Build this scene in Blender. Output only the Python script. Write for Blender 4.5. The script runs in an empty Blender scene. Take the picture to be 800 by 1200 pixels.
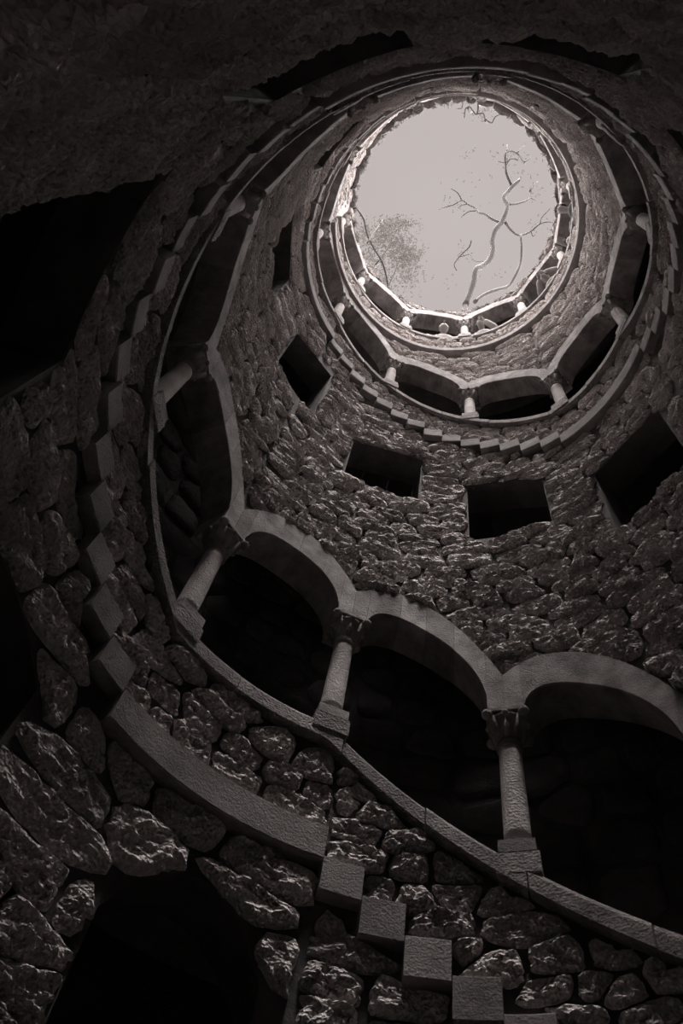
import bpy, bmesh, math, random
from math import sin, cos, pi, atan2, sqrt, floor, hypot
import numpy as np
from mathutils import Vector, Matrix, noise
random.seed(7)
S = 2.0                       # shaft radius in metres; the layout below is in shaft radii
PHI0 = 1.63051                # azimuth of the lowest visible landing
FLOOR = -0.8                  # floor level in radii, measured from the lens
CAMX, CAMY = -0.25265, -0.78615

# ------------------------------------------------------------------ camera
sc = bpy.context.scene
FPX, ELEV, ROLL = 1019.05, 1.12773, 0.27261
cd = bpy.data.cameras.new('camera'); cam = bpy.data.objects.new('camera', cd); sc.collection.objects.link(cam)
cd.sensor_fit = 'HORIZONTAL'; cd.sensor_width = 36.0; cd.lens = FPX * 36 / 800
cd.clip_start = 0.02; cd.clip_end = 500
fw = Vector((0, cos(ELEV), sin(ELEV))); up0 = Vector((0, -sin(ELEV), cos(ELEV))); rt0 = Vector((1, 0, 0))
rt = cos(ROLL) * rt0 + sin(ROLL) * up0; up = -sin(ROLL) * rt0 + cos(ROLL) * up0
m = Matrix((rt, up, -fw)).transposed().to_4x4(); m.translation = Vector((CAMX * S, CAMY * S, -FLOOR * S))
cam.matrix_world = m; sc.camera = cam

# ------------------------------------------------------------------ sky, sun, exposure
w = bpy.data.worlds.new('overcast_sky'); sc.world = w; w.use_nodes = True
nt = w.node_tree; nt.nodes.clear()
out = nt.nodes.new('ShaderNodeOutputWorld'); bg = nt.nodes.new('ShaderNodeBackground')
tc = nt.nodes.new('ShaderNodeTexCoord'); nz = nt.nodes.new('ShaderNodeTexNoise'); cr = nt.nodes.new('ShaderNodeValToRGB')
nz.inputs['Scale'].default_value = 3.0; nz.inputs['Detail'].default_value = 1.5
cr.color_ramp.elements[0].position = 0.35; cr.color_ramp.elements[0].color = (0.505, 0.452, 0.440, 1)
cr.color_ramp.elements[1].position = 0.65; cr.color_ramp.elements[1].color = (0.575, 0.520, 0.505, 1)
nt.links.new(tc.outputs['Generated'], nz.inputs['Vector']); nt.links.new(nz.outputs['Fac'], cr.inputs['Fac'])
nt.links.new(cr.outputs['Color'], bg.inputs['Color']); nt.links.new(bg.outputs[0], out.inputs[0])
bg.inputs['Strength'].default_value = 1.0
SUN_E, SUN_TILT, SUN_TO, SUN_ANG = 5.2, math.radians(13), 6.15, math.radians(14)
sl = bpy.data.lights.new('sun', 'SUN'); sl.energy = SUN_E; sl.angle = SUN_ANG; sl.color = (1, 0.94, 0.92)
so = bpy.data.objects.new('sun', sl); sc.collection.objects.link(so)
sd = Vector((sin(SUN_TILT) * cos(PHI0 + SUN_TO), sin(SUN_TILT) * sin(PHI0 + SUN_TO), -cos(SUN_TILT)))
so.rotation_euler = sd.to_track_quat('-Z', 'Y').to_euler(); so.location = (0, 0, 40)
zl_ = bpy.data.lights.new('zenith_fill', 'SUN'); zl_.energy = 33.0; zl_.angle = math.radians(110); zl_.color = (1, 0.94, 0.92)   # broad overhead fill, added to brighten the shaft walls beyond what the sky gives
zo_ = bpy.data.objects.new('zenith_fill', zl_); sc.collection.objects.link(zo_); zo_.location = (0, 0, 42); CT = math.radians(5)
zo_.rotation_euler = Vector((sin(CT) * cos(PHI0 + 1.8), sin(CT) * sin(PHI0 + 1.8), -cos(CT))).to_track_quat('-Z', 'Y').to_euler()
sc.view_settings.view_transform = 'Standard'; sc.view_settings.look = 'None'
sc.view_settings.exposure = 0.0; sc.view_settings.gamma = 1.0; sc.view_settings.use_curve_mapping = False
sc.cycles.max_bounces = 10; sc.cycles.diffuse_bounces = 9

# ------------------------------------------------------------------ materials (all procedural)
def stone_mat(name, dark, light, scale, bump, fine, dist=0.02, rough=0.95, pits=0.0, spec=0.12, det=8, nro=0.72):
    mt = bpy.data.materials.new(name); mt.use_nodes = True; t = mt.node_tree; N = t.nodes; L = t.links
    b = N['Principled BSDF']; b.inputs['Roughness'].default_value = rough; b.inputs['Specular IOR Level'].default_value = spec
    co = N.new('ShaderNodeTexCoord'); geo = N.new('ShaderNodeNewGeometry'); oi = N.new('ShaderNodeObjectInfo')
    n1 = N.new('ShaderNodeTexNoise'); n1.inputs['Scale'].default_value = scale; n1.inputs['Detail'].default_value = 6; n1.inputs['Roughness'].default_value = 0.65
    L.new(geo.outputs['Position'], n1.inputs['Vector'])
    r = N.new('ShaderNodeValToRGB'); r.color_ramp.elements[0].position = 0.32; r.color_ramp.elements[1].position = 0.68
    r.color_ramp.elements[0].color = (dark, dark * .92, dark * .9, 1); r.color_ramp.elements[1].color = (light, light * .93, light * .91, 1)
    L.new(n1.outputs['Fac'], r.inputs['Fac'])
    mr = N.new('ShaderNodeMapRange'); mr.inputs['To Min'].default_value = 0.78; mr.inputs['To Max'].default_value = 1.15
    L.new(oi.outputs['Random'], mr.inputs['Value'])
    mx = N.new('ShaderNodeVectorMath'); mx.operation = 'SCALE'; L.new(r.outputs['Color'], mx.inputs[0]); L.new(mr.outputs[0], mx.inputs['Scale'])
    L.new(mx.outputs[0], b.inputs['Base Color'])
    n2 = N.new('ShaderNodeTexNoise'); n2.inputs['Scale'].default_value = fine; n2.inputs['Detail'].default_value = det; n2.inputs['Roughness'].default_value = nro
    L.new(geo.outputs['Position'], n2.inputs['Vector'])
    h = n2.outputs['Fac']
    if pits:
        v = N.new('ShaderNodeTexVoronoi'); v.inputs['Scale'].default_value = fine * 1.6; L.new(geo.outputs['Position'], v.inputs['Vector'])
        ma = N.new('ShaderNodeMath'); ma.operation = 'MULTIPLY_ADD'; ma.inputs[1].default_value = pits
        L.new(v.outputs['Distance'], ma.inputs[0]); L.new(h, ma.inputs[2]); h = ma.outputs[0]
    bp = N.new('ShaderNodeBump'); bp.inputs['Strength'].default_value = bump; bp.inputs['Distance'].default_value = dist
    L.new(h, bp.inputs['Height']); L.new(bp.outputs[0], b.inputs['Normal'])
    return mt
def plain_mat(name, col, rough=0.8, trans=0.0):
    mt = bpy.data.materials.new(name); mt.use_nodes = True; t = mt.node_tree; b = t.nodes['Principled BSDF']
    b.inputs['Roughness'].default_value = rough; b.inputs['Specular IOR Level'].default_value = 0.2
    n = t.nodes.new('ShaderNodeTexNoise'); n.inputs['Scale'].default_value = 9; r = t.nodes.new('ShaderNodeValToRGB')
    r.color_ramp.elements[0].color = (*[c * .8 for c in col], 1); r.color_ramp.elements[1].color = (*[min(1, c * 1.15) for c in col], 1)
    g = t.nodes.new('ShaderNodeNewGeometry'); t.links.new(g.outputs['Position'], n.inputs['Vector'])
    t.links.new(n.outputs['Fac'], r.inputs['Fac']); t.links.new(r.outputs['Color'], b.inputs['Base Color'])
    if trans:
        tr = t.nodes.new('ShaderNodeBsdfTranslucent'); t.links.new(r.outputs['Color'], tr.inputs['Color'])
        mx = t.nodes.new('ShaderNodeMixShader'); mx.inputs[0].default_value = trans
        t.links.new(b.outputs[0], mx.inputs[1]); t.links.new(tr.outputs[0], mx.inputs[2])
        t.links.new(mx.outputs[0], t.nodes['Material Output'].inputs[0])
    return mt
M_RUB = stone_mat('rough_limestone', 0.50, 0.80, 3.5, 1.0, 30, 0.036, pits=0.8, spec=0.0, det=2.5, nro=0.55)
M_MORT = stone_mat('recessed_mortar', 0.08, 0.17, 5, 0.8, 30, 0.02)
M_DRESS = stone_mat('dressed_limestone', 0.20, 0.48, 5.0, 0.8, 45, 0.014, pits=0.35)
M_STEP = stone_mat('step_limestone', 0.20, 0.38, 4.0, 0.8, 45, 0.014, pits=0.35)
M_COPE = stone_mat('pitted_coping', 0.24, 0.46, 5.0, 1.0, 38, 0.025, pits=0.6)
M_COL = stone_mat('column_stone', 0.40, 0.62, 6.0, 0.9, 38, 0.012, pits=0.4, det=4)
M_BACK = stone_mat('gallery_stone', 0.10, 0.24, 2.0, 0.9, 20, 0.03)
M_BARK = plain_mat('bark', (0.055, 0.05, 0.049))
M_LEAF = plain_mat('pale_leaf', (0.07, 0.065, 0.062), trans=0.4)
M_FERN = plain_mat('rim_plant', (0.13, 0.12, 0.115), trans=0.4)
M_SOIL = stone_mat('topsoil', 0.25, 0.4, 3, 0.6, 20)

# ------------------------------------------------------------------ object helpers
COL = sc.collection
def W(t, z, r):
    a = PHI0 + t
    return (S * r * cos(a), S * r * sin(a), S * (z - FLOOR))
def tag(o, label=None, cat=None, group=None, kind=None):
    if label: o['label'] = label
    if cat: o['category'] = cat
    if group: o['group'] = group
    if kind: o['kind'] = kind
    return o
def mesh_obj(name, verts, faces, mat, parent=None, smooth=False, base=None):
    me = bpy.data.meshes.new(name)
    if base is not None: verts = [(v[0] - base[0], v[1] - base[1], v[2] - base[2]) for v in verts]
    me.from_pydata(verts, [], faces)
    if smooth: me.polygons.foreach_set('use_smooth', [True] * len(me.polygons))
    me.materials.append(mat); me.update()
    o = bpy.data.objects.new(name, me); COL.objects.link(o)
    if parent is not None: o.parent = parent
    return o
def fix_normals(o):
    bm = bmesh.new(); bm.from_mesh(o.data); bmesh.ops.recalc_face_normals(bm, faces=bm.faces); bm.to_mesh(o.data); bm.free()
def thing(name, label, cat, loc, group=None):
    o = bpy.data.objects.new(name, None); COL.objects.link(o); o.location = loc; o.empty_display_size = .1
    return tag(o, label, cat, group)

# ------------------------------------------------------------------ layout of the stair
A14, HF = 0.116309, 1.390623
LN = {-2: .68875, -1: .68875, 0: .70459, 1: .68902, 2: .65108, 3: .68875, 4: .68875}
TN = {0: 0.0}
for n in range(0, 5): TN[n + 1] = TN[n] + LN[n] + 14 * A14
for n in (-1, -2): TN[n] = TN[n + 1] - LN[n] - 14 * A14
Z0 = 1.645317
def zl(n): return Z0 + HF * n
T_TOP = TN[4]; T_END = 13.86; RIM = 8.88; T_START = -1.74
def sm(x): x = min(1, max(0, x)); return x * x * (3 - 2 * x)
def top_base(t): return 7.18 + 0.16 * sm((t - 12.5) / 1.4)
def ramp(t):
    if t >= T_TOP: return top_base(t)
    for n in range(3, -3, -1):
        if t >= TN[n] + .5 * A14 or n == -2:
            d = t - TN[n] - LN[n]
            return zl(n) + HF * min(1, max(0, d / A14 + .5) / 15)
def step_bottom(t):
    if t >= T_TOP: return top_base(t)
    for n in range(3, -3, -1):
        if t >= TN[n]:
            d = t - TN[n] - LN[n]
            return zl(n) + (0 if d < 0 else HF / 15 * (1 + floor(d / A14 + 1e-6)))
    return zl(-2)
COLT = {j: 0.05 + 0.5768 * j for j in range(-3, 19)}
COLT.update({19 + k: 11.009 + .5495 * k for k in range(6)})
JS = sorted(COLT)
def bay(t):
    for j in JS[:-1]:
        if COLT[j] <= t < COLT[j + 1]: return j
    return JS[0] if t < COLT[JS[0]] else JS[-2]
def spring(j): return ramp(COLT[j]) + 1.19
def chord(t, j): 
    s = (t - COLT[j]) / (COLT[j + 1] - COLT[j]); return spring(j) * (1 - s) + spring(j + 1) * s
HC = 0.056
def intrados(t, j):
    c = (COLT[j] + COLT[j + 1]) / 2; wd = (COLT[j + 1] - COLT[j]) / 2 - HC
    u = min(1, abs((t - c) / wd)); return chord(t, j) + .272 * max(0, 1 - u ** 2.3) ** .5
def extrados(t, j=None):
    if j is None: j = bay(t)
    c = (COLT[j] + COLT[j + 1]) / 2; h = (COLT[j + 1] - COLT[j]) / 2
    u = min(1, abs((t - c) / h)); return chord(t, j) + .20 + .25 * (1 - u ** 2.2)
# windows: t0, t1, sill, head at t0, head at t1
WINS = []
for mm in range(-7, 15):
    if mm == -7: continue
    tcn = 5.01 + .655 * mm; zb = 3.32 + .395 * mm
    WINS.append([tcn - .195, tcn + .195, zb, zb + .60, zb + .62])
def setw(mm, *v): WINS[mm + 6] = list(v)
setw(-5, 1.55, 2.03, 1.25, 1.98, 2.12); setw(-4, 2.29, 2.67, 1.86, 2.52, 2.62)
setw(0, 4.80, 5.21, 3.30, 3.88, 3.92); setw(1, 5.465, 5.855, 3.71, 4.20, 4.36)
setw(2, 6.11, 6.52, 4.14, 4.72, 4.62); setw(3, 6.80, 7.15, 4.53, 5.32, 5.18); setw(4, 7.45, 7.795, 4.83, 5.38, 5.38)
WINS = [w_ for w_ in WINS if w_[4] < 7.0 and w_[2] > -.3 and not (-.45 < (w_[0]+w_[1])/2 < .0)]
DOOR = [.085, .49, -.8, 1.28, 1.26]
def win_top(wn, t):
    s = (t - wn[0]) / (wn[1] - wn[0]); return wn[3] * (1 - s) + wn[4] * s + (.20 if wn is DOOR else .07) * (1 - (2 * s - 1) ** 2)
def panel_lo(t):
    tp = t - 2 * pi
    return FLOOR if tp < COLT[-3] else extrados(tp)

# camera helper, used only to choose how finely each stone is meshed
def px_of(p):
    d = Vector(p) - cam.matrix_world.translation; wz = d.dot(fw)
    if wz < .05: return None
    return 400 + FPX * d.dot(rt) / wz, 600 - FPX * d.dot(up) / wz, d.length

# ------------------------------------------------------------------ masonry: backing box strips + individually shaped rubble stones
def strips(t0, t1, lo, hi, openings, cuts, r0, r1):
    V = []; F = []
    br = {t0, t1}
    k = int((t1 - t0) / .05) + 1
    for i in range(k): br.add(t0 + (t1 - t0) * i / k)
    for c in cuts:
        if t0 < c < t1: br.add(c)
    for o in openings:
        for q in range(9):
            c = o[0] + (o[1] - o[0]) * q / 8
            if t0 < c < t1: br.add(c)
    br = sorted(br); e = 1e-5
    for a, b in zip(br[:-1], br[1:]):
        if b - a < 1e-4: continue
        la, lb, ha, hb = lo(a + e), lo(b - e), hi(a + e), hi(b - e)
        segs = [(la, lb, ha, hb)]
        for o in openings:
            if o[0] - e <= a and b <= o[1] + e:
                ns = []
                for (p, q, r_, s_) in segs:
                    if p < o[2] < r_ or p < win_top(o, a) < r_:
                        if p < o[2]: ns.append((p, q, o[2], o[2]))
                        wa, wb = win_top(o, a), win_top(o, b)
                        if wa < r_ and wb < s_: ns.append((wa, wb, r_, s_))
                    else: ns.append((p, q, r_, s_))
                segs = ns
        for p, q, r_, s_ in segs:
            if r_ - p < 1e-3 and s_ - q < 1e-3: continue
            i = len(V)
            for rr in (r0, r1): V += [W(a, p, rr), W(b, q, rr), W(b, s_, rr), W(a, r_, rr)]
            F += [(i, i+1, i+2, i+3), (i+7, i+6, i+5, i+4), (i, i+4, i+5, i+1), (i+3, i+2, i+6, i+7), (i, i+3, i+7, i+4), (i+1, i+5, i+6, i+2)]
    return V, F
def stone_field(parent, t0, t1, lo, hi, openings, rface, hmin, hmax, rowh=.108, wid=.19, seed=1, flat=False, cap=300, gap=.0032, mat=None, aniso=1.6):
    rnd = random.Random(seed); mat = mat or M_RUB
    ts = np.linspace(t0, t1, 60); zlo = min(lo(t) for t in ts); zhi = max(hi(t) for t in ts)
    def inside(t, z, g=gap):
        if t < t0 + g * .3 or t > t1 - g * .3: return False
        if z < lo(t) + g or z > hi(t) - g: return False
        for o in openings:
            if o[0] - g < t < o[1] + g and o[2] - g < z < win_top(o, min(o[1], max(o[0], t))) + g: return False
        return True
    seeds = []; z = zlo
    while z < zhi + rowh:
        h = rowh * rnd.uniform(.7, 1.35); t = t0 - rnd.uniform(0, wid)
        while t < t1 + wid:
            wd = wid * rnd.choice((.55, .8, 1, 1, 1.3, 1.6)); 
            tt = t + wd / 2 + rnd.uniform(-.02, .02); zz = z + h / 2 + rnd.uniform(-.028, .028) * rowh / .125
            t += wd
            if inside(tt, zz, .018): seeds.append((tt, zz))
        z += h
    if not seeds: return
    P = np.array(seeds); big = []
    for i, (t, z) in enumerate(seeds):
        D = P - P[i]; D = D * np.array([1 / aniso, 1.0]); dist = np.hypot(D[:, 0], D[:, 1]); idx = np.where((dist < .42) & (dist > 1e-6))[0]
        D = D[idx]; dist = dist[idx]
        c0 = W(t, z, rface); pr = px_of(c0); vis = False; size = 0
        if pr:
            size = .17 * S * FPX / pr[2]; mrg = size
            vis = -mrg < pr[0] < 800 + mrg and -mrg < pr[1] < 1200 + mrg
        nd, rings = (28, (.16, .32, .47, .61, .74, .86, .95)) if (vis and size > 45) else (22, (.25, .46, .65, .82, .94)) if (vis and size > 22) else (12, (.5, .88))
        if vis and size > 85: nd, rings = 60, (.06, .13, .2, .27, .34, .41, .48, .55, .62, .69, .75, .81, .87, .92, .96, .985)
        rug = 1 + 2.0 * sm((size - 150) / 150); hh = rnd.uniform(hmin, hmax) * (1 + .85 * (rug - 1)); ta, tb = rnd.uniform(-.3, .3) * rug ** .5, rnd.uniform(-.3, .15) - .12 * (rug - 1)
        V = []; F = []
        angs = [2 * pi * k / nd + rnd.uniform(-.05, .05) for k in range(nd)]
        off = rnd.uniform(0, 50); bnd = []
        for a in angs:
            dx, dz = cos(a), sin(a)
            c = (D[:, 0] * dx + D[:, 1] * dz) / dist
            ok = c > .05
            rr = ((dist[ok] / 2 - gap) / c[ok])
            rmax = min(.3, float((rr ** -14.0).sum() ** (-1 / 14.0)) if len(rr) else .2)
            rmax *= 1 + .10 * noise.noise(Vector((dx * 1.7 + off, dz * 1.7, off))) + .09 * noise.noise(Vector((dx * 5 + off, dz * 5, off)))
            f = 1.0
            for q in range(1, 11):
                if not inside(t + dx * aniso * rmax * q / 10, z + dz * rmax * q / 10): f = (q - 1) / 10 + .03; break
            bnd.append((dx * aniso * rmax * f, dz * rmax * f))
        for _ in range(2):
            R_ = [hypot(b_[0] / aniso, b_[1]) for b_ in bnd]
            bnd = [(b_[0] * k_, b_[1] * k_) for b_, k_ in zip(bnd, [min(1, 1.22 * min(R_[q - 1], R_[(q + 1) % nd]) / max(1e-5, R_[q])) for q in range(nd)])]
        msz = sum(hypot(*b_) for b_ in bnd) / nd
        if msz < .022: continue
        def surf(x, zz, s):
            if flat: hv = hh * (1 - s ** 6) + .003 * noise.noise(Vector((x * 9, zz * 9, off)))
            else:
                prof = max(0, 1 - s ** 6.0) ** .6
                nzv = noise.fractal(Vector(((t + x) * 16, (z + zz) * 34, off)), .55, 2.2, 6)
                r2 = abs(noise.noise(Vector(((t + x) * 11, (z + zz) * 20, off + 9)))) + .5 * abs(noise.noise(Vector(((t + x) * 26, (z + zz) * 45, off + 3))))
                hv = prof * (hh * (1 + ta * x / .1 + tb * zz / .06 * .6) + .010 * rug * nzv - .013 * rug * r2 + .002 + (.009 * noise.noise(Vector(((t + x) * 40, (z + zz) * 52, off))) + .007 * noise.noise(Vector(((t + x) * 85, (z + zz) * 100, off))) if nd > 24 else 0)) 
            if not flat: hv = max(hv, .35 * hh * prof)
            return W(t + x, z + zz, rface - max(-.004, hv) + (.012 if s > .999 else 0))
        V.append(surf(0, 0, 0))
        RS = rings + (1.0,)
        for s in RS:
            for bx_, bz_ in bnd: V.append(surf(bx_ * s, bz_ * s, s))
        for k in range(nd):
            k2 = (k + 1) % nd
            F.append((0, 1 + k2, 1 + k))
            for q in range(len(RS) - 1):
                a0 = 1 + q * nd; b0 = 1 + (q + 1) * nd
                F.append((a0 + k, a0 + k2, b0 + k2, b0 + k))
        big.append((vis * size * msz, V, F))
    big.sort(key=lambda q: -q[0])
    n_ind = 0; RV = []; RF = []
    for sc_, V, F in big:
        if sc_ > 0 and n_ind < cap: mesh_obj('stone', V, F, mat, parent, smooth=False); n_ind += 1
        else:
            i = len(RV); RV += V; RF += [tuple(a + i for a in f) for f in F]
    if RV: tag(mesh_obj('rubble', RV, RF, mat, parent), kind='stuff')
STEP_EDGES = [TN[n] + LN[n] + k * A14 for n in range(-2, 4) for k in range(15)] + [TN[n] for n in TN]
COL_EDGES = list(COLT.values()) + [c + 2 * pi for c in COLT.values()]

def wall(name, label, t0, t1, lo, hi, ops, rb, rt_, rface, hmin, hmax, cuts, seed, **kw):
    ops = [o for o in ops if o[1] > t0 and o[0] < t1]
    V, F = strips(t0, t1, lo, hi, ops, cuts, rb, rt_)
    o = mesh_obj(name, V, F, M_MORT); tag(o, label, 'wall', kind='structure')
    stone_field(o, t0, t1, lo, hi, ops, rface, hmin, hmax, seed=seed, **kw)
    return o
def hi_panel(t): return step_bottom(t) + .004
ALLW = WINS + [DOOR]
secs = [('rubble wall of the shaft foot under the lowest flight at the lower right', T_START, TN[0]),
        ('boulder wall with the black doorway below the curved landing slab, lower left', TN[0], TN[1]),
        ('shadowed near wall arching over the top of the view beside the upper right', TN[1], TN[2]),
        ('rubble shaft wall with square openings between the big arches and the second stair turn', TN[2], TN[3]),
        ('left rubble shaft wall rising beside the narrow dark opening to the second turn', TN[3], TN[4])]
for i, (lb, a, b) in enumerate(secs):
    wall('wall_shaft_%d' % (i + 1), lb, a, b, panel_lo, hi_panel, ALLW, 1.004, 1.17, 1.004, .014, .034, STEP_EDGES + COL_EDGES, 12 + i, rowh=.115 if i == 1 else .092, wid=.2 if i == 1 else .19)
def hi_top(t): return top_base(t) + .004
wall('wall_shaft_6', 'pale rubble wall just under the topmost gallery, on its right side', T_TOP, 11.55, panel_lo, hi_top, WINS, 1.02, 1.17, 1.02, .02, .045, COL_EDGES, 31)
wall('wall_shaft_7', 'pale rubble wall just under the topmost gallery, on its left side', 11.55, T_END, panel_lo, hi_top, WINS, 1.02, 1.17, 1.02, .02, .045, COL_EDGES, 32)
wall('wall_shaft_8', 'rubble wall closing the shaft between the last flight and the open rim', T_END, T_TOP + 2 * pi, panel_lo, lambda t: RIM, [], 1.02, 1.17, 1.02, .02, .045, COL_EDGES, 33)
wall('wall_rim', 'bright crumbling rubble ring above the topmost arches, around the sky', T_TOP, T_END, lambda t: extrados(t) if t < COLT[24] else top_base(t)+1.39, lambda t: RIM, [], 1.0, 1.15, 1.0, .02, .05, COL_EDGES, 34, rowh=.09, wid=.17)
def par_lo(t): return step_bottom(t) + .108
def par_hi(t): return ramp(t) + .462
plab = ['rubble parapet between step ends and coping at the lower right corner',
        'rubble parapet above the long curved landing slab, up the left side', 'dark rubble parapet of the flight passing across the top right',
        'rubble parapet of the second turn behind the small square openings, centre right', 'rubble parapet of the last flight climbing on the left of the sky']
for i, n in enumerate(range(-1, 4)):
    wall('wall_parapet_%d' % (i + 1), plab[i], max(T_START, TN[n]), TN[n + 1], par_lo, par_hi, [], 1.0, 1.10, 1.0, .012, .030, STEP_EDGES, 51 + i, rowh=.092, wid=.145)
wall('wall_parapet_6', 'pale rubble parapet band of the topmost gallery below the visitors', T_TOP, T_END, lambda t: top_base(t) + .09, par_hi, [], .995, 1.10, .995, .015, .035, [], 58, rowh=.085, wid=.17)
# solid end beyond the top gallery
# ------------------------------------------------------------------ gallery outer wall, floor, roof, ground
def ring_box(t0, t1, z0, z1, r0, r1, n):
    V = []; F = []
    for k in range(n + 1):
        t = t0 + (t1 - t0) * k / n; V += [W(t, z0, r0), W(t, z0, r1), W(t, z1, r1), W(t, z1, r0)]
    for k in range(n):
        a = 4 * k; b = a + 4
        for q in range(4): F.append((a + q, a + (q + 1) % 4, b + (q + 1) % 4, b + q))
    return V, F
RO = 1.56
V, F = ring_box(0, 2 * pi, FLOOR - .1, RIM - .02, RO, RO + .25, 96)
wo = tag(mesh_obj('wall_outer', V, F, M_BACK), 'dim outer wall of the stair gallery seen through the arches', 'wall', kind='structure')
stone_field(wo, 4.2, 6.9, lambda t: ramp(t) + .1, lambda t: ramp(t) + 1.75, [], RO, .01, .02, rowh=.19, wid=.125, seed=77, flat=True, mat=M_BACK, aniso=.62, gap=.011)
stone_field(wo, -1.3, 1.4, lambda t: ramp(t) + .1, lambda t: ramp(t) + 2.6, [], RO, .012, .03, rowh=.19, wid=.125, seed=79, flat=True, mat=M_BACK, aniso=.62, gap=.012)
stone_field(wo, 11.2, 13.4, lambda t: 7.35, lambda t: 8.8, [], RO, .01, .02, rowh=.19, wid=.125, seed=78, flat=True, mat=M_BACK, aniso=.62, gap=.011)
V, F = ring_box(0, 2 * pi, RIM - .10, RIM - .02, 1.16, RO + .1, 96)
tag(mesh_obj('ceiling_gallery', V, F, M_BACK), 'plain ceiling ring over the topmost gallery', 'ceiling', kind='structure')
V = [W(k * 2 * pi / 64, FLOOR, 1.75) for k in range(64)] + [W(k * 2 * pi / 64, FLOOR - .1, 1.75) for k in range(64)]
F = [tuple(range(64)), tuple(range(127, 63, -1))] + [(k, k + 64, (k + 1) % 64 + 64, (k + 1) % 64) for k in range(64)]
tag(mesh_obj('floor', V, F, M_STEP), 'plain stone floor at the bottom of the well', 'floor', kind='structure')
V, F = ring_box(0, 2 * pi, RIM - .02, RIM + .0, 1.12, 5.0, 64)
tag(mesh_obj('ground', V, F, M_SOIL), 'ground around the mouth of the well', 'ground', kind='structure')
V, F = ring_box(T_END - .04, T_END + .08, 7.3, RIM - .02, 1.0, RO + .02, 2)
tag(mesh_obj('wall_gallery_end', V, F, M_DRESS), 'end wall of the topmost gallery at its left', 'wall', kind='structure')

# ------------------------------------------------------------------ stairs: landing slab + every step
def slab(t0, t1, zf, th, r0, r1, n, bev=.004):
    V = []; F = []
    for k in range(n + 1):
        t = t0 + (t1 - t0) * k / n; z0 = zf(t); z1 = z0 + th
        V += [W(t, z0 + bev, r0), W(t, z0, r0 + bev), W(t, z0, r1), W(t, z1, r1), W(t, z1, r0 + bev), W(t, z1 - bev, r0)]
    for k in range(n):
        a = 6 * k; b = a + 6
        for q in range(6): F.append((a + q, a + (q + 1) % 6, b + (q + 1) % 6, b + q))
    F.append(tuple(range(6))); F.append(tuple(6 * n + q for q in range(5, -1, -1)))
    return V, F
slabels = {-1: 'stepped stone stair ends at the bottom edge, right of the curved landing slab',
           0: 'spiral stair with long curved landing slab and toothed steps climbing the left side', 1: 'toothed spiral stair flight crossing the top and right edge, nearest overhead',
           2: 'spiral stair of the second turn with sawtooth step ends above the square openings', 3: 'last spiral stair flight climbing on the left towards the open rim'}
rs = random.Random(5)
for n in range(-1, 4):
    st = thing('spiral_stair', slabels[n], 'staircase', W(max(TN[n], T_START) + .3, zl(n), 1.25), 'flights of the spiral stair')
    b = st.location
    if n > -1:
        V, F = slab(TN[n], TN[n] + LN[n] - .0015, lambda t: zl(n), .115, .958, RO, 14); o = mesh_obj('landing_slab', V, F, M_STEP, st, base=b); fix_normals(o)
    for k in range(14):
        a = TN[n] + LN[n] + k * A14
        if a < T_START - .05: continue
        zz = zl(n) + HF / 15 * (k + 1); dr = rs.uniform(-.006, .006)
        V, F = slab(a + .0012, a + A14 - .0012, lambda t: zz + rs.uniform(-.0008, .0008),  .112 + rs.uniform(-.003, .003), .962 + dr, RO, 2); o = mesh_obj('step', V, F, M_STEP, st, base=b); fix_normals(o)
tg = thing('gallery_landing', 'thin projecting stone slab ring under the topmost gallery parapet', 'slab', W(10, 7.2, 1.25))
V, F = slab(T_TOP, T_END, top_base, .085, .955, RO, 90); o = mesh_obj('slab_ring', V, F, M_STEP, tg, base=tg.location); fix_normals(o)

# ------------------------------------------------------------------ coping (hand rail stones), one thing per flight, one part per block
clab = {-1: 'pitted sloping coping stones running to the lower right corner', 0: 'long pitted coping curve sweeping up the left under the first columns',
        1: 'thin coping line passing overhead along the upper edge and right side', 2: 'coping of the second turn below the four short pale columns', 3: 'coping of the last flight on the left edge of the sky', 4: 'thin pale coping of the topmost gallery where visitors lean'}
def cope_profile(t, q0, q1):
    z = ramp(t)
    return [(q0 + .0, z + .462), (q0 - .0, z + .515), (q0 + .012, z + .535), (q1 - .01, z + .535), (q1, z + .52), (q1, z + .462)]
for n in range(-1, 5):
    ta = max(T_START, TN[n]); tb = TN[n + 1] if n < 4 else T_END
    cp = thing('stone_coping', clab[n], 'coping', W(ta + .3, ramp(ta + .3) + .47, 1.02), 'coping stones of the spiral parapet')
    t = ta
    while t < tb - .02:
        L_ = rs.uniform(.26, .40); te = min(tb, t + L_)
        if tb - te < .12: te = tb
        nseg = max(3, int((te - t) / .035)); V = []; F = []
        dz = rs.uniform(-.004, .004); dr = rs.uniform(-.006, .006)
        for k in range(nseg + 1):
            tt = t + .0018 + (te - t - .0036) * k / nseg
            for rr, zz in cope_profile(tt, .962 + dr, 1.10): V.append(W(tt, zz + dz, rr))
        for k in range(nseg):
            a = 6 * k; c = a + 6
            for q in range(6): F.append((a + q, a + (q + 1) % 6, c + (q + 1) % 6, c + q))
        F.append(tuple(range(6))); F.append(tuple(6 * nseg + q for q in range(5, -1, -1)))
        o = mesh_obj('coping_stone', V, F, M_COPE, cp, base=cp.location); fix_normals(o)
        t = te

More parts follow.
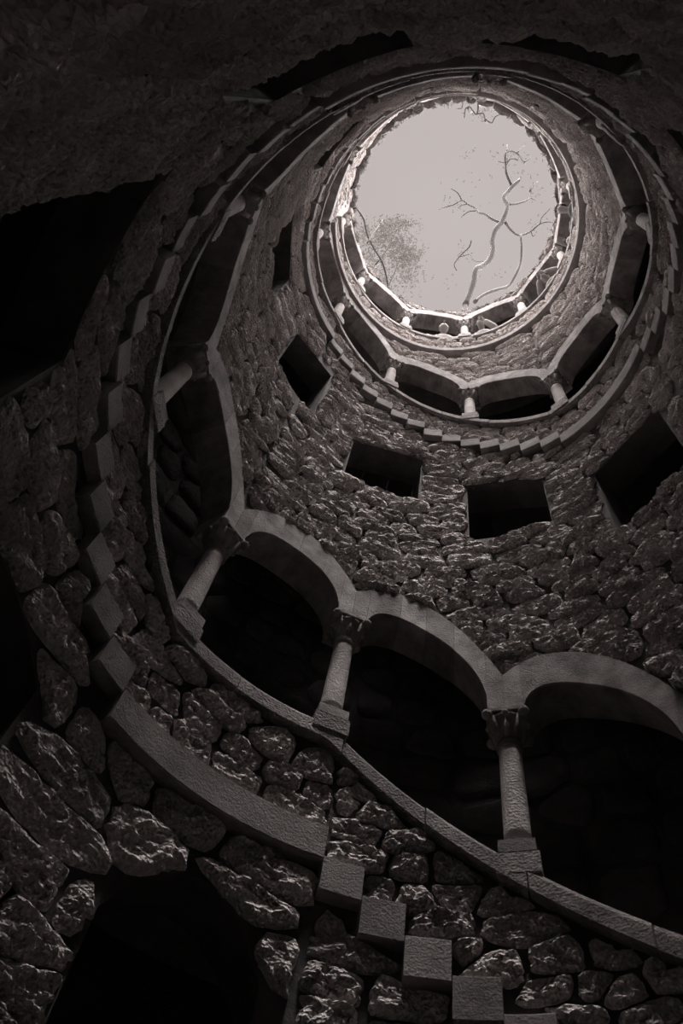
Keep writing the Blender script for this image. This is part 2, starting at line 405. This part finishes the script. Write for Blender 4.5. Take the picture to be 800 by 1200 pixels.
# ------------------------------------------------------------------ columns
def frame(t, r):
    a = PHI0 + t; er = Vector((cos(a), sin(a), 0)); et = Vector((-sin(a), cos(a), 0)); return er * r * S, er, et
def lathe(prof, n=20):
    V = []; F = []
    for rr, zz in prof:
        for k in range(n): V.append((rr * cos(2 * pi * k / n), rr * sin(2 * pi * k / n), zz))
    for i in range(len(prof) - 1):
        for k in range(n):
            k2 = (k + 1) % n; F.append((i * n + k, i * n + k2, (i + 1) * n + k2, (i + 1) * n + k))
    F.append(tuple(range(n - 1, -1, -1))); F.append(tuple((len(prof) - 1) * n + k for k in range(n)))
    return V, F
def box(x0, x1, y0, y1, z0, z1, b=.004):
    V = []; 
    for z, i in ((z0, b), (z0 + b, 0), (z1 - b, 0), (z1, b)): V += [(x0 + i, y0 + i, z), (x1 - i, y0 + i, z), (x1 - i, y1 - i, z), (x0 + i, y1 - i, z)]
    F = [(3, 2, 1, 0), (12, 13, 14, 15)]
    for l in range(3):
        for k in range(4): k2 = (k + 1) % 4; F.append((4 * l + k, 4 * l + k2, 4 * l + 4 + k2, 4 * l + 4 + k))
    return V, F
def blob(c, rad, n=8, m_=5):
    V = [(c[0], c[1], c[2] - rad[2])]; F = []
    for i in range(1, m_):
        th = -pi / 2 + pi * i / m_
        for k in range(n): V.append((c[0] + rad[0] * cos(th) * cos(2 * pi * k / n), c[1] + rad[1] * cos(th) * sin(2 * pi * k / n), c[2] + rad[2] * sin(th)))
    V.append((c[0], c[1], c[2] + rad[2])); e = len(V) - 1
    for k in range(n):
        k2 = (k + 1) % n; F.append((0, 1 + k2, 1 + k)); F.append((e, e - n + k, e - n + k2))
        for i in range(m_ - 2): F.append((1 + i * n + k, 1 + i * n + k2, 1 + (i + 1) * n + k2, 1 + (i + 1) * n + k))
    return V, F
def local_part(name, V, F, mat, parent, smooth=False, cache={}):
    return mesh_obj(name, V, F, mat, parent, smooth)
RC = 1.022
def make_column():
    root = thing('column', '', 'column', (0, 0, 0), 'stone columns of the spiral arcade')
    g = lambda v: v * S
    V, F = box(-.066 * S, .062 * S, -.058 * S, .058 * S, 0, .074 * S, .008); mesh_obj('pedestal', V, F, M_COPE, root)
    V, F = box(-.064 * S, .054 * S, -.050 * S, .050 * S, .074 * S, .120 * S, .004); mesh_obj('plinth', V, F, M_DRESS, root)
    V, F = lathe([(.047 * S, .118 * S), (.049 * S, .124 * S), (.047 * S, .131 * S), (.041 * S, .135 * S), (.039 * S, .140 * S)], 24); mesh_obj('base_moulding', V, F, M_COL, root, True)
    pr = [(.0385 * S + (.0015 * S if i == 0 else 0), (.138 + (.555 - .138) * i / 8) * S) for i in range(9)]
    pr = [(r_ * (1 - .09 * (i / 8) ** 1.5), z) for i, (r_, z) in enumerate(pr)]; V, F = lathe(pr, 24); mesh_obj('shaft', V, F, M_COL, root, True)
    V, F = lathe([(.038 * S, .548 * S), (.042 * S, .554 * S), (.041 * S, .562 * S), (.036 * S, .566 * S), (.036 * S, .59 * S), (.045 * S, .62 * S), (.060 * S, .655 * S), (.066 * S, .662 * S), (.05 * S, .668 * S)], 24)
    cap = mesh_obj('capital', V, F, M_DRESS, root, True)
    for a in range(8):
        an = a * pi / 4; big = a % 2 == 1; rr = (.084 if big else .062) * S; s = (.019 if big else .012) * S
        V, F = blob((rr * cos(an), rr * sin(an), .664 * S), (s, s, s * .9)); V2, F2 = [], []
        # a leaf rib rising to the curled tip
        p0 = Vector((.038 * S * cos(an), .038 * S * sin(an), .575 * S)); p1 = Vector((rr * .8 * cos(an), rr * .8 * sin(an), .662 * S)); sd_ = Vector((-sin(an), cos(an), 0)) * s * .8; o_ = Vector((cos(an), sin(an), 0)) * .006 * S
        i = len(V); V = [Vector(v) for v in V] + [p0 - sd_, p0 + sd_, p0 + o_ * 1.4, p1 - sd_, p1 + sd_, p1 + o_ * 2]
        F += [(i, i + 2, i + 5, i + 3), (i + 2, i + 1, i + 4, i + 5), (i, i + 1, i + 2), (i + 3, i + 5, i + 4)]
        mesh_obj('curled_leaf', [tuple(v) for v in V], F, M_DRESS, cap, True)
    V, F = box(-.062 * S, .062 * S, -.068 * S, .068 * S, .678 * S, .694 * S, .003); mesh_obj('abacus', V, F, M_DRESS, root)
    return root
proto = make_column(); used = False
def copy_tree(o, parent=None):
    c = o.copy(); COL.objects.link(c)
    if parent: c.parent = parent
    for ch in list(o.children): copy_tree(ch, c)
    return c
cnames = {-3: 'column lowest of all on the spiral, beyond the lower right corner',
 -2: 'column just outside the right edge under the lowest arches', -1: 'largest, nearest round column standing on the coping at the lower right', 0: 'round column left of the largest one, between the two widest black bays',
 1: 'slanting column low on the left above the curved landing slab', 2: 'column leaning right on the far left side, above the slanting low-left one', 3: 'short foreshortened column at the upper left beside the coping curve',
 4: 'barely visible column stub under the top edge, left part of the overhead coping', 5: 'barely visible column stub directly overhead at the top edge', 6: 'pale column stub at the upper right corner of the second turn',
 7: 'short pale column on the right edge, uppermost of the right side pair', 8: 'short pale column on the right, lower of the right side pair', 9: 'column of the second turn at lower right of the sky, right of the stone-backed bay',
 10: 'upright pale column at the lowest point of the second turn', 11: 'pale column of the second turn left of its lowest point', 12: 'slanting pale column at lower left of the second turn',
 13: 'stubby pale column on the left side of the second turn', 14: 'tiny column stub where the last flight climbs at upper left of the sky', 15: 'tiny dark column stub above the sky circle, left of its top', 16: 'tiny column stub above the sky circle at its very top',
 17: 'tiny column stub at the upper right edge of the sky circle', 18: 'pale stub of column by the dark clothed visitor on the right rim', 19: 'small white column at right of the topmost gallery',
 20: 'small white column at the lower right of the topmost gallery', 21: 'small white column between two arched visitors at the sky bottom', 22: 'small white column at lower left of the topmost gallery', 23: 'small white column at the left of the topmost gallery', 24: 'faint column ending the topmost gallery on its left'}
for j in JS:
    c = proto if not used else copy_tree(proto); used = True
    tj = COLT[j]; pos, er, et = frame(tj, RC); c.location = (pos.x, pos.y, S * (ramp(tj) + .495 - FLOOR)); c.rotation_euler = (0, 0, PHI0 + tj)
    c['label'] = 'stone ' + cnames[j]
# ------------------------------------------------------------------ arches: voussoir by voussoir
anames = {-3: 'lowest arch of the spiral, beyond the right edge', -2: 'largest dressed arch leaving through the right edge, over the darkest bay',
 -1: 'dressed arch between the two nearest columns', 0: 'dressed arch above the curved landing, left of the nearest pair', 1: 'steep arch side rising on the far left between slanting columns', 2: 'narrow foreshortened arch at the upper left of the first turn',
 3: 'thin arch edge at the top left of the first turn', 4: 'thin arch edge across the top, above the sky circle', 5: 'thin arch edge across the upper right', 6: 'arch edge descending at the right, behind the pale stub', 7: 'cusped arch on the right between the side pair of columns',
 8: 'arch of the second turn at lower right over a very dark bay', 9: 'arch of the second turn over the bay backed by cracked stonework', 10: 'arch of the second turn left of its lowest column', 11: 'arch of the second turn at lower left with broad pale soffit',
 12: 'arch of the second turn on the left with dark hole behind', 13: 'tall narrow arch of the last flight on the left of the sky', 14: 'low arch of the last flight at upper left of the sky', 15: 'low arch of the last flight above the sky',
 16: 'topmost gallery arch above the sky circle', 17: 'topmost gallery arch at the upper right of the sky', 18: 'topmost gallery arch behind the dark clothed visitor', 19: 'topmost gallery arch behind the visitor with raised arm at lower right',
 20: 'topmost gallery arch right of the bottom column of the sky', 21: 'topmost gallery arch left of the bottom column of the sky', 22: 'topmost gallery arch at lower left of the sky with mottled back', 23: 'topmost gallery arch at left beside the bush'}
R0A, R1A = .982, 1.135
for j in JS[:-1]:
    ta, tb = COLT[j], COLT[j + 1]; lbl = anames[j]
    root = thing('stone_arch', 'stone ' + lbl if 'stone' not in lbl else lbl, 'arch', W((ta + tb) / 2, chord((ta + tb) / 2, j), 1.05), 'dressed arches of the spiral arcade')
    edges = [ta, ta + HC + .004]; inner = (tb - HC - .004) - (ta + HC + .004)
    nb = 4; edges += [ta + HC + .004 + inner * (k / nb) + (rs.uniform(-.02, .02)) for k in range(1, nb)] + [tb - HC - .004, tb]
    for a, b in zip(edges[:-1], edges[1:]):
        spr = (a == ta or b == tb); n_ = 4 if spr else 9; V = []; F = []; g = .0004
        dr = rs.uniform(-.0012, .0012)
        for k in range(n_ + 1):
            t = a + g + (b - a - 2 * g) * k / n_
            zi = (chord(t, j) if False else (spring(j) if a == ta else spring(j + 1)) if spr else intrados(t, j)); ze = extrados(t, j) + .006
            if spr and zi > chord(t, j) + .02: zi = zi
            e = .005
            V += [W(t, zi + e, R0A + dr), W(t, zi, R0A + dr + e), W(t, zi, R1A), W(t, ze, R1A), W(t, ze, R0A + dr)]
        for k in range(n_):
            p = 5 * k; c = p + 5
            for q in range(5): F.append((p + q, p + (q + 1) % 5, c + (q + 1) % 5, c + q))
        F.append(tuple(range(5))); F.append(tuple(5 * n_ + q for q in range(4, -1, -1)))
        o = mesh_obj('springer' if spr else 'voussoir', V, F, M_DRESS, root, base=root.location); fix_normals(o)

# ------------------------------------------------------------------ rim stones and rim plants
rim = thing('rim_kerb', 'uneven bright ring of loose kerb stones framing the sky', 'kerb', W(0, RIM, 1.0))
t = 0
while t < 2 * pi:
    L_ = rs.uniform(.09, .2); te = min(t + L_, 2 * pi)
    near = .5 + .5 * cos(t - 2.77)
    inn = 1.0 - .08 * near + rs.uniform(-.015, .015); zt_ = rs.uniform(.05, .1)
    V = []; F = []; nseg = 5
    for k in range(nseg + 1):
        tt = t + .003 + (te - t - .006) * k / nseg; e = abs(2 * k / nseg - 1) ** 3 * .02
        for (rr, zz) in ((inn + e, .0), (inn + e, zt_ * .7), (inn + .03 + e, zt_), (1.15, zt_), (1.15, -.03), (inn + .03 + e, -.03)):
            q = noise.noise(Vector((tt * 30, rr * 20, zz * 30))) * .012; V.append(W(tt, RIM + zz + q, rr + q))
    for k in range(nseg):
        a = 6 * k; c = a + 6
        for q in range(6): F.append((a + q, a + (q + 1) % 6, c + (q + 1) % 6, c + q))
    F.append(tuple(range(6))); F.append(tuple(6 * nseg + q for q in range(5, -1, -1)))
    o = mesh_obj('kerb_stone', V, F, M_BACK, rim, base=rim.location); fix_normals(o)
    t = te
def leaves(pts, size, rnd):
    V = []; F = []
    for p in pts:
        d = Vector((rnd.gauss(0, 1), rnd.gauss(0, 1), rnd.gauss(0, .6))).normalized(); e = d.cross(Vector((rnd.gauss(0, 1), rnd.gauss(0, 1), rnd.gauss(0, 1)))).normalized()
        s = size * rnd.uniform(.6, 1.4); p = Vector(p); i = len(V)
        V += [tuple(p - d * s), tuple(p + e * s * .4), tuple(p + d * s), tuple(p - e * s * .4)]; F.append((i, i + 1, i + 2, i + 3))
    return V, F
pts = []
for k in range(150):
    t = rs.uniform(0, 2 * pi); base = Vector(W(t, RIM + .05, .96)); near = .5 + .5 * cos(t - 2.77)
    for q in range(rs.randint(6, 26)):
        tt = t + rs.gauss(0, .02); pts.append(W(tt, RIM + rs.uniform(-.03, .1), rs.uniform(.985 - .08 * near, 1.02)))
V, F = leaves(pts, .022 * S, rs)
o = mesh_obj('rim_plants', V, F, M_FERN); tag(o, 'small pale plants and moss sprouting along the bright rim of the well', 'plants', kind='stuff')

# ------------------------------------------------------------------ trees above the mouth
def at_height(x, y, z):
    d = fw + rt * ((x - 400) / FPX) + up * ((600 - y) / FPX)
    s = z / d.z; return Vector(((CAMX + d.x * s) * S, (CAMY + d.y * s) * S, (z - FLOOR) * S)), s * S
def limb(name, path, parent, mat, base, n=7):
    """path: list of (x, y, height, radius in px)"""
    P = []; 
    for x, y, z, rp in path:
        p, s = at_height(x, y, z); P.append((p, 1.3 * rp * s / FPX))
    Q = []
    for i in range(len(P) - 1):
        for k in range(3):
            f = k / 3; a = P[max(0, i - 1)][0]; b_, c_ = P[i][0], P[i + 1][0]; d_ = P[min(len(P) - 1, i + 2)][0]
            p = .5 * ((2 * b_) + (c_ - a) * f + (2 * a - 5 * b_ + 4 * c_ - d_) * f * f + (3 * b_ - a - 3 * c_ + d_) * f ** 3)
            Q.append((p, (P[i][1] * (1 - f) + P[i + 1][1] * f) * (1 + .15 * noise.noise(p * 3))))
    Q.append(P[-1]); V = []; F = []
    for i, (p, r_) in enumerate(Q):
        tn = (Q[min(i + 1, len(Q) - 1)][0] - Q[max(0, i - 1)][0]).normalized(); u = tn.cross(Vector((0, .3, 1))).normalized(); v = tn.cross(u)
        for k in range(n): V.append(tuple(p + u * r_ * cos(2 * pi * k / n) + v * r_ * sin(2 * pi * k / n)))
    for i in range(len(Q) - 1):
        for k in range(n): k2 = (k + 1) % n; F.append((i * n + k, i * n + k2, (i + 1) * n + k2, (i + 1) * n + k))
    F.append(tuple(range(n))); F.append(tuple((len(Q) - 1) * n + k for k in range(n - 1, -1, -1)))
    o = mesh_obj(name, V, F, mat, parent, True, base=base); fix_normals(o); return o
g0 = Vector(W(5.86, RIM, 1.38))
tree = thing('bare_tree', 'tall crooked bare tree leaning over the well mouth, right half of the sky', 'tree', g0)
trunk = [(545, 358), (550.5, 344), (555, 330), (557.5, 316), (564.5, 312), (573, 305), (577.6, 293), (576.8, 282), (580, 270), (587, 261), (592.5, 249), (594, 240), (590, 232), (594, 226), (601, 218), (609, 211)]
zt0, zt1 = 10.2, 14.0
TP = [(x, y, zt0 + (zt1 - zt0) * i / (len(trunk) - 1), 2.9 - 1.1 * i / (len(trunk) - 1)) for i, (x, y) in enumerate(trunk)]
limb('trunk', TP, tree, M_BARK, g0)
# lower trunk, from the ground beside the rim up to where it shows
p1, s1 = at_height(545, 358, zt0); r1 = 2.9 * s1 / FPX; V = []; F = []
for i in range(7):
    f = i / 6; p = g0.lerp(p1, f) + Vector((0, 0, -.15 * sin(pi * f))); rr = r1 * (1.5 - .5 * f)
    for k in range(9): V.append((p.x + rr * cos(2 * pi * k / 9), p.y + rr * sin(2 * pi * k / 9), p.z))
for i in range(6):
    for k in range(9): k2 = (k + 1) % 9; F.append((i * 9 + k, i * 9 + k2, (i + 1) * 9 + k2, (i + 1) * 9 + k))
o = mesh_obj('root_flare', V, F, M_BARK, tree, True, base=g0); fix_normals(o)
def br(pts_, za, zb, ra, rb, par=tree, base=g0, nm='branch'):
    k = len(pts_) - 1; limb(nm, [(x, y, za + (zb - za) * i / k, ra + (rb - ra) * i / k) for i, (x, y) in enumerate(pts_)], par, M_BARK, base, 6)
def zat(y): return min(TP, key=lambda q: abs(q[1] - y))[2]
BR = [([(600, 219), (593.4, 204), (592.5, 193), (592, 181), (598, 177), (607, 181), (611, 187), (615, 193)], zat(219), 15.2, 1.3, .5),
 ([(593, 192), (597, 187), (601, 186), (607, 188)], 14.7, 15, .9, .5), ([(592.5, 191), (587, 190), (582, 189)], 14.7, 15, .7, .4), ([(594, 178), (594, 170)], 15, 15.4, .7, .4), ([(606, 179), (610, 174), (614, 171)], 15, 15.4, .6, .3), ([(614, 190), (619, 187), (622, 183)], 15, 15.3, .5, .3),
 ([(594, 240), (605, 239), (615, 236), (621, 232), (622, 225), (625, 218), (630, 213)], zat(240), 14.5, 1.2, .5), ([(621, 232), (628, 235)], 13.8, 14, .6, .3), ([(621, 225), (619, 224)], 14, 14.1, .5, .3), ([(620, 224), (626, 217)], 14, 14.3, .6, .4),
 ([(586, 261), (575, 256), (568, 251), (560, 249), (557, 244), (549, 240), (541, 235), (531, 240), (517, 244)], zat(261), 14.2, 1.3, .4), ([(541, 235), (536, 226), (528, 221)], 13.8, 14, .6, .3), ([(557, 247), (549, 248), (542, 253), (540, 256)], 13.5, 13.8, .6, .3), ([(548, 239), (540, 241), (536, 245)], 13.6, 13.8, .5, .3),
 ([(592, 261), (598, 269), (605, 275), (612, 275.5), (622, 271), (633, 262), (643, 260), (650, 261.5)], zat(261), 13.8, 1.4, .5), ([(633, 262), (634, 256), (640, 249), (646, 243)], 13.4, 13.8, .6, .3), ([(622, 271), (624, 277), (627, 275)], 13, 13.1, .4, .3),
 ([(610, 275), (611, 289), (610, 307), (605.6, 319), (596, 335), (584, 339), (568, 345), (556, 354)], 12.9, 10.6, 1.1, 1.8),
 ([(552, 282), (550, 289), (544, 295), (538, 301), (532, 310), (535, 317)], 12.6, 12.2, .7, .4), ([(538, 301), (546, 299), (554, 296)], 12.4, 12.6, .5, .3), ([(570, 306), (556, 306), (550, 296)], 11.6, 12.2, .4, .3)]
for b_ in BR: br(*b_)
# twigs entering from above the top edge
g1 = Vector(W(2.9, RIM, 1.5)); tw = thing('overhanging_branch', 'fine crooked twigs entering the top of the sky circle', 'branch', g1)
def sc6(l): return [(520 + x * .2, 90 + y * .2) for x, y in l]
for l in ([(20, -90), (25, 160), (30, 180)], [(20, -90), (110, 160), (70, 185)], [(60, -90), (180, 60), (200, 175), (190, 220), (170, 200), (150, 175), (125, 190), (120, 240)], [(200, 175), (215, 172), (240, 176)], [(190, 218), (230, 215), (240, 245), (280, 270), (300, 235), (340, 215)],
          [(240, 255), (255, 268), (265, 262)], [(140, 180), (150, 215), (165, 205)]):
    br(sc6(l), 12.5, 13, .9, .5, tw, g1, 'twig')
rl = random.Random(3); pts = []
for cx_, cy_, sx, sy, k in [(595, 185, 22, 14, 70), (630, 222, 14, 18, 60), (535, 238, 20, 12, 60), (548, 175, 12, 3, 14), (546, 183, 6, 4, 16), (545, 298, 12, 14, 50), (630, 265, 16, 10, 50), (565, 135, 20, 8, 70), (585, 320, 20, 15, 30), (610, 200, 25, 20, 50), (520, 330, 30, 14, 30), (600, 345, 25, 6, 40), (562, 205, 45, 40, 30)]:
    for q in range(k // 2):
        p, s = at_height(rl.gauss(cx_, sx * .5), rl.gauss(cy_, sy * .5), rl.uniform(12.5, 14.5)); pts.append(p)
V, F = leaves(pts, .045 * 1.0, rl); V = [tuple(Vector(v)) for v in V]
tag(mesh_obj('foliage', V, F, M_LEAF, tree, base=g0), 'sparse scattered small leaves', kind='stuff')
# leafy young tree at the left of the sky
g2 = Vector(W(.93, RIM, 1.45)); bush = thing('leafy_tree', 'pale leafy tree crown with a thin dark stem, lower left of the sky', 'tree', g2)
st_ = [(392, 180), (405, 212), (414, 232), (417.5, 243.5), (426, 257), (430, 275), (438.5, 292), (447, 306), (452.5, 324), (455, 345), (452, 360)]
M_STEM = plain_mat('dark_stem', (0.03, 0.028, 0.027))
limb('stem', [(x, y, 11.6 - 1.8 * i / 10, .7 + .25 * i / 10) for i, (x, y) in enumerate(st_)], bush, M_STEM, g2, 6)
p2, s2 = at_height(452, 360, 9.8)
V = []; F = []
for i in range(5):
    f = i / 4; p = g2.lerp(p2, f); rr = 1.1 * s2 / FPX * (1.6 - .6 * f)
    for k in range(7): V.append((p.x + rr * cos(2 * pi * k / 7), p.y + rr * sin(2 * pi * k / 7), p.z))
for i in range(4):
    for k in range(7): k2 = (k + 1) % 7; F.append((i * 7 + k, i * 7 + k2, (i + 1) * 7 + k2, (i + 1) * 7 + k))
mesh_obj('trunk', V, F, M_STEM, bush, True, base=g2)
for l in ([(450, 345), (462, 320), (470, 300), (482, 285)], [(440, 310), (455, 290), (465, 270), (480, 262)], [(430, 285), (440, 270), (448, 258)], [(447, 306), (441, 312), (437, 318)]):
    br(l, 10.3, 11.6, .7, .35, bush, g2)
pts = []
for cx_, cy_, sx, sy, k in [(450, 272, 20, 16, 700), (468, 292, 20, 22, 900), (478, 318, 14, 22, 500), (436, 300, 14, 26, 450), (448, 330, 14, 16, 350), (482, 300, 14, 8, 300), (425, 275, 8, 16, 160), (470, 262, 18, 7, 260)]:
    for q in range(k):
        p, s = at_height(rl.gauss(cx_, sx * .55), rl.gauss(cy_, sy * .55), rl.uniform(10.8, 13.2)); pts.append(p)
V, F = leaves(pts, .040, rl); tag(mesh_obj('foliage', V, F, M_LEAF, bush, base=g2), kind='stuff')

# ------------------------------------------------------------------ visitors leaning over the topmost coping
def skin_body(name, nodes, edges, mat, parent, lvl=1):
    me = bpy.data.meshes.new(name); me.from_pydata([n[:3] for n in nodes], edges, []); me.materials.append(mat)
    o = bpy.data.objects.new(name, me); COL.objects.link(o); o.parent = parent
    md = o.modifiers.new('skin', 'SKIN'); md.use_smooth_shade = True
    for i, n in enumerate(nodes): me.skin_vertices[0].data[i].radius = (n[3], n[4] if len(n) > 4 else n[3])
    me.skin_vertices[0].data[0].use_root = True
    s = o.modifiers.new('sub', 'SUBSURF'); s.levels = s.render_levels = lvl
    return o
M_SKIN = plain_mat('skin', (0.30, 0.275, 0.265)); M_DARKC = plain_mat('dark_cloth', (0.008, 0.0075, 0.0075)); M_LIGHTC = plain_mat('light_cloth', (0.42, 0.395, 0.385)); M_MIDC = plain_mat('grey_cloth', (0.25, 0.23, 0.225)); M_HAIR = plain_mat('dark_hair', (0.012, 0.011, 0.011)); M_HAIRL = plain_mat('fair_hair', (0.5, 0.47, 0.46))
def person(t, label, cloth, hair, lean=.30, arm='out', seat_r=1.17, hside=0.0):
    # local frame: +x towards the shaft axis, +z up, feet at the origin
    pos, er, et = frame(t, seat_r); root = thing('person', label, 'person', (pos.x, pos.y, S * (top_base(t) + .085 - FLOOR)), 'visitors leaning over the topmost parapet')
    root.rotation_euler = (0, 0, PHI0 + t + pi)
    L = lean
    pel = (.0, 0, .92); che = (L * .55, 0, 1.24); nk = (L * .9, 0, 1.42); hd = (L * 1.1 + .05, hside, 1.50)
    N_ = [(*pel, .09, .08), (.02 + L * .3, 0, 1.08, .08, .07), (*che, .10, .08), (*nk, .05), (hd[0], hd[1], hd[2] + .03, .075), (hd[0] + .02, hd[1], hd[2] + .12, .085, .08)]
    E_ = [(0, 1), (1, 2), (2, 3), (3, 4), (4, 5)]
    hands = []
    for sd in (-1, 1):
        i = len(N_); N_ += [(-.01, sd * .085, .76, .075), (.03, sd * .10, .48, .06), (-.02, sd * .11, .08, .045), (.10, sd * .12, .03, .035)]; E_ += [(0, i), (i, i + 1), (i + 1, i + 2), (i + 2, i + 3)]
        i = len(N_); sh = (che[0] + .04, sd * .18, 1.34)
        if arm == 'photo' or (arm == 'one' and sd == 1): el = (sh[0] + .12, sd * .25, 1.20); ha = (sh[0] + .28, sd * .06, 1.42)
        else: el = (sh[0] + .10, sd * .30, 1.10); ha = (.34, sd * .20, .93)
        N_ += [(*sh, .055), (*el, .042), (*ha, .028)]; E_ += [(2, i), (i, i + 1), (i + 1, i + 2)]
        hands.append((el, ha, sd)); 
    body = skin_body('body', N_, E_, M_SKIN, root)
    for el, ha, sd in hands:
        d = (Vector(ha) - Vector(el)).normalized(); side = d.cross(Vector((0, 0, 1))).normalized()
        nn = [(*(Vector(el) * .35 + Vector(ha) * .65), .034), (*ha, .026)]; ee = [(0, 1)]; pc = Vector(ha) + d * .05; nn.append((*pc, .032, .020)); ee.append((1, 2))
        for q in range(4):
            f0 = pc + side * (q - 1.5) * .018 + d * .02; f1 = f0 + d * (.035 - .004 * abs(q - 1.3)); f2 = f1 + d * .02 - Vector((0, 0, .015)); i = len(nn)
            nn += [(*f0, .0085), (*f1, .008), (*f2, .007)]; ee += [(2, i), (i, i + 1), (i + 1, i + 2)]
        i = len(nn); f0 = pc - side * .03 * sd; nn += [(*f0, .009), (*(f0 + d * .03 - side * .01 * sd), .008)]; ee += [(1, i), (i, i + 1)]
        skin_body('hand', nn, ee, M_SKIN, body)
    # jacket: torso and sleeves, trousers, hair
    J = [(0, 0, .84, .165, .15), (.02 + L * .3, 0, 1.08, .16, .14), (*che, .20, .15), (nk[0] - .01, 0, 1.38, .095)]; JE = [(0, 1), (1, 2), (2, 3)]
    for el, ha, sd in hands:
        i = len(J); J += [(che[0] + .04, sd * .18, 1.34, .095), (*el, .075), (*(Vector(ha) * .9 + Vector(el) * .1), .055)]; JE += [(2, i), (i, i + 1), (i + 1, i + 2)]
    skin_body('jacket', J, JE, cloth, root)
    Tn = [(0, 0, .90, .15, .13), (0, 0, 1.0, .14, .12)]; TE = [(0, 1)]
    for sd in (-1, 1): i = len(Tn); Tn += [(-.005, sd * .085, .74, .115), (.03, sd * .10, .48, .09), (-.02, sd * .11, .10, .075)]; TE += [(0, i), (i, i + 1), (i + 1, i + 2)]
    skin_body('trousers', Tn, TE, M_MIDC, root)
    V, F = blob((hd[0] - .03, hd[1], hd[2] + .125), (.095, .092, .10), 12, 8); V = [v for v in V]; mesh_obj('hair', V, F, hair, root, True)
    V, F = blob((hd[0] + .105, hd[1], hd[2] + .06), (.022, .016, .025), 6, 4); mesh_obj('nose', V, F, M_SKIN, body, True)
    for sd in (-1, 1):
        V, F = blob((hd[0] + .088, hd[1] + sd * .034, hd[2] + .085), (.012, .014, .009), 6, 4); mesh_obj('eye', V, F, M_HAIR, body, True)
        V, F = blob((hd[0] + .0, hd[1] + sd * .088, hd[2] + .07), (.02, .012, .03), 6, 4); mesh_obj('ear', V, F, M_SKIN, body, True)
    V, F = blob((hd[0] + .09, hd[1], hd[2] + .022), (.012, .028, .007), 6, 4); mesh_obj('mouth', V, F, M_MIDC, body, True)
    return root
PEOPLE = [(12.30, 'person in light clothes leaning out, left of the bottom white column of the top gallery', M_LIGHTC, M_MIDC and M_HAIRL, .34, 'out'),
          (11.95, 'person in light clothes holding up a hand, just right of the bottom white column', M_LIGHTC, M_HAIR, .34, 'one'),
          (11.22, 'person in grey with fair hair bending over the parapet at lower right of the sky', M_MIDC, M_HAIRL, .36, 'photo'),
          (10.60, 'person in black with dark hair leaning over the right rim', M_DARKC, M_HAIR, .42, 'out'),
          (10.86, 'person whose pale head just shows above the coping on the right rim', M_LIGHTC, M_HAIRL, .20, 'out')]
for a in PEOPLE: person(*a)
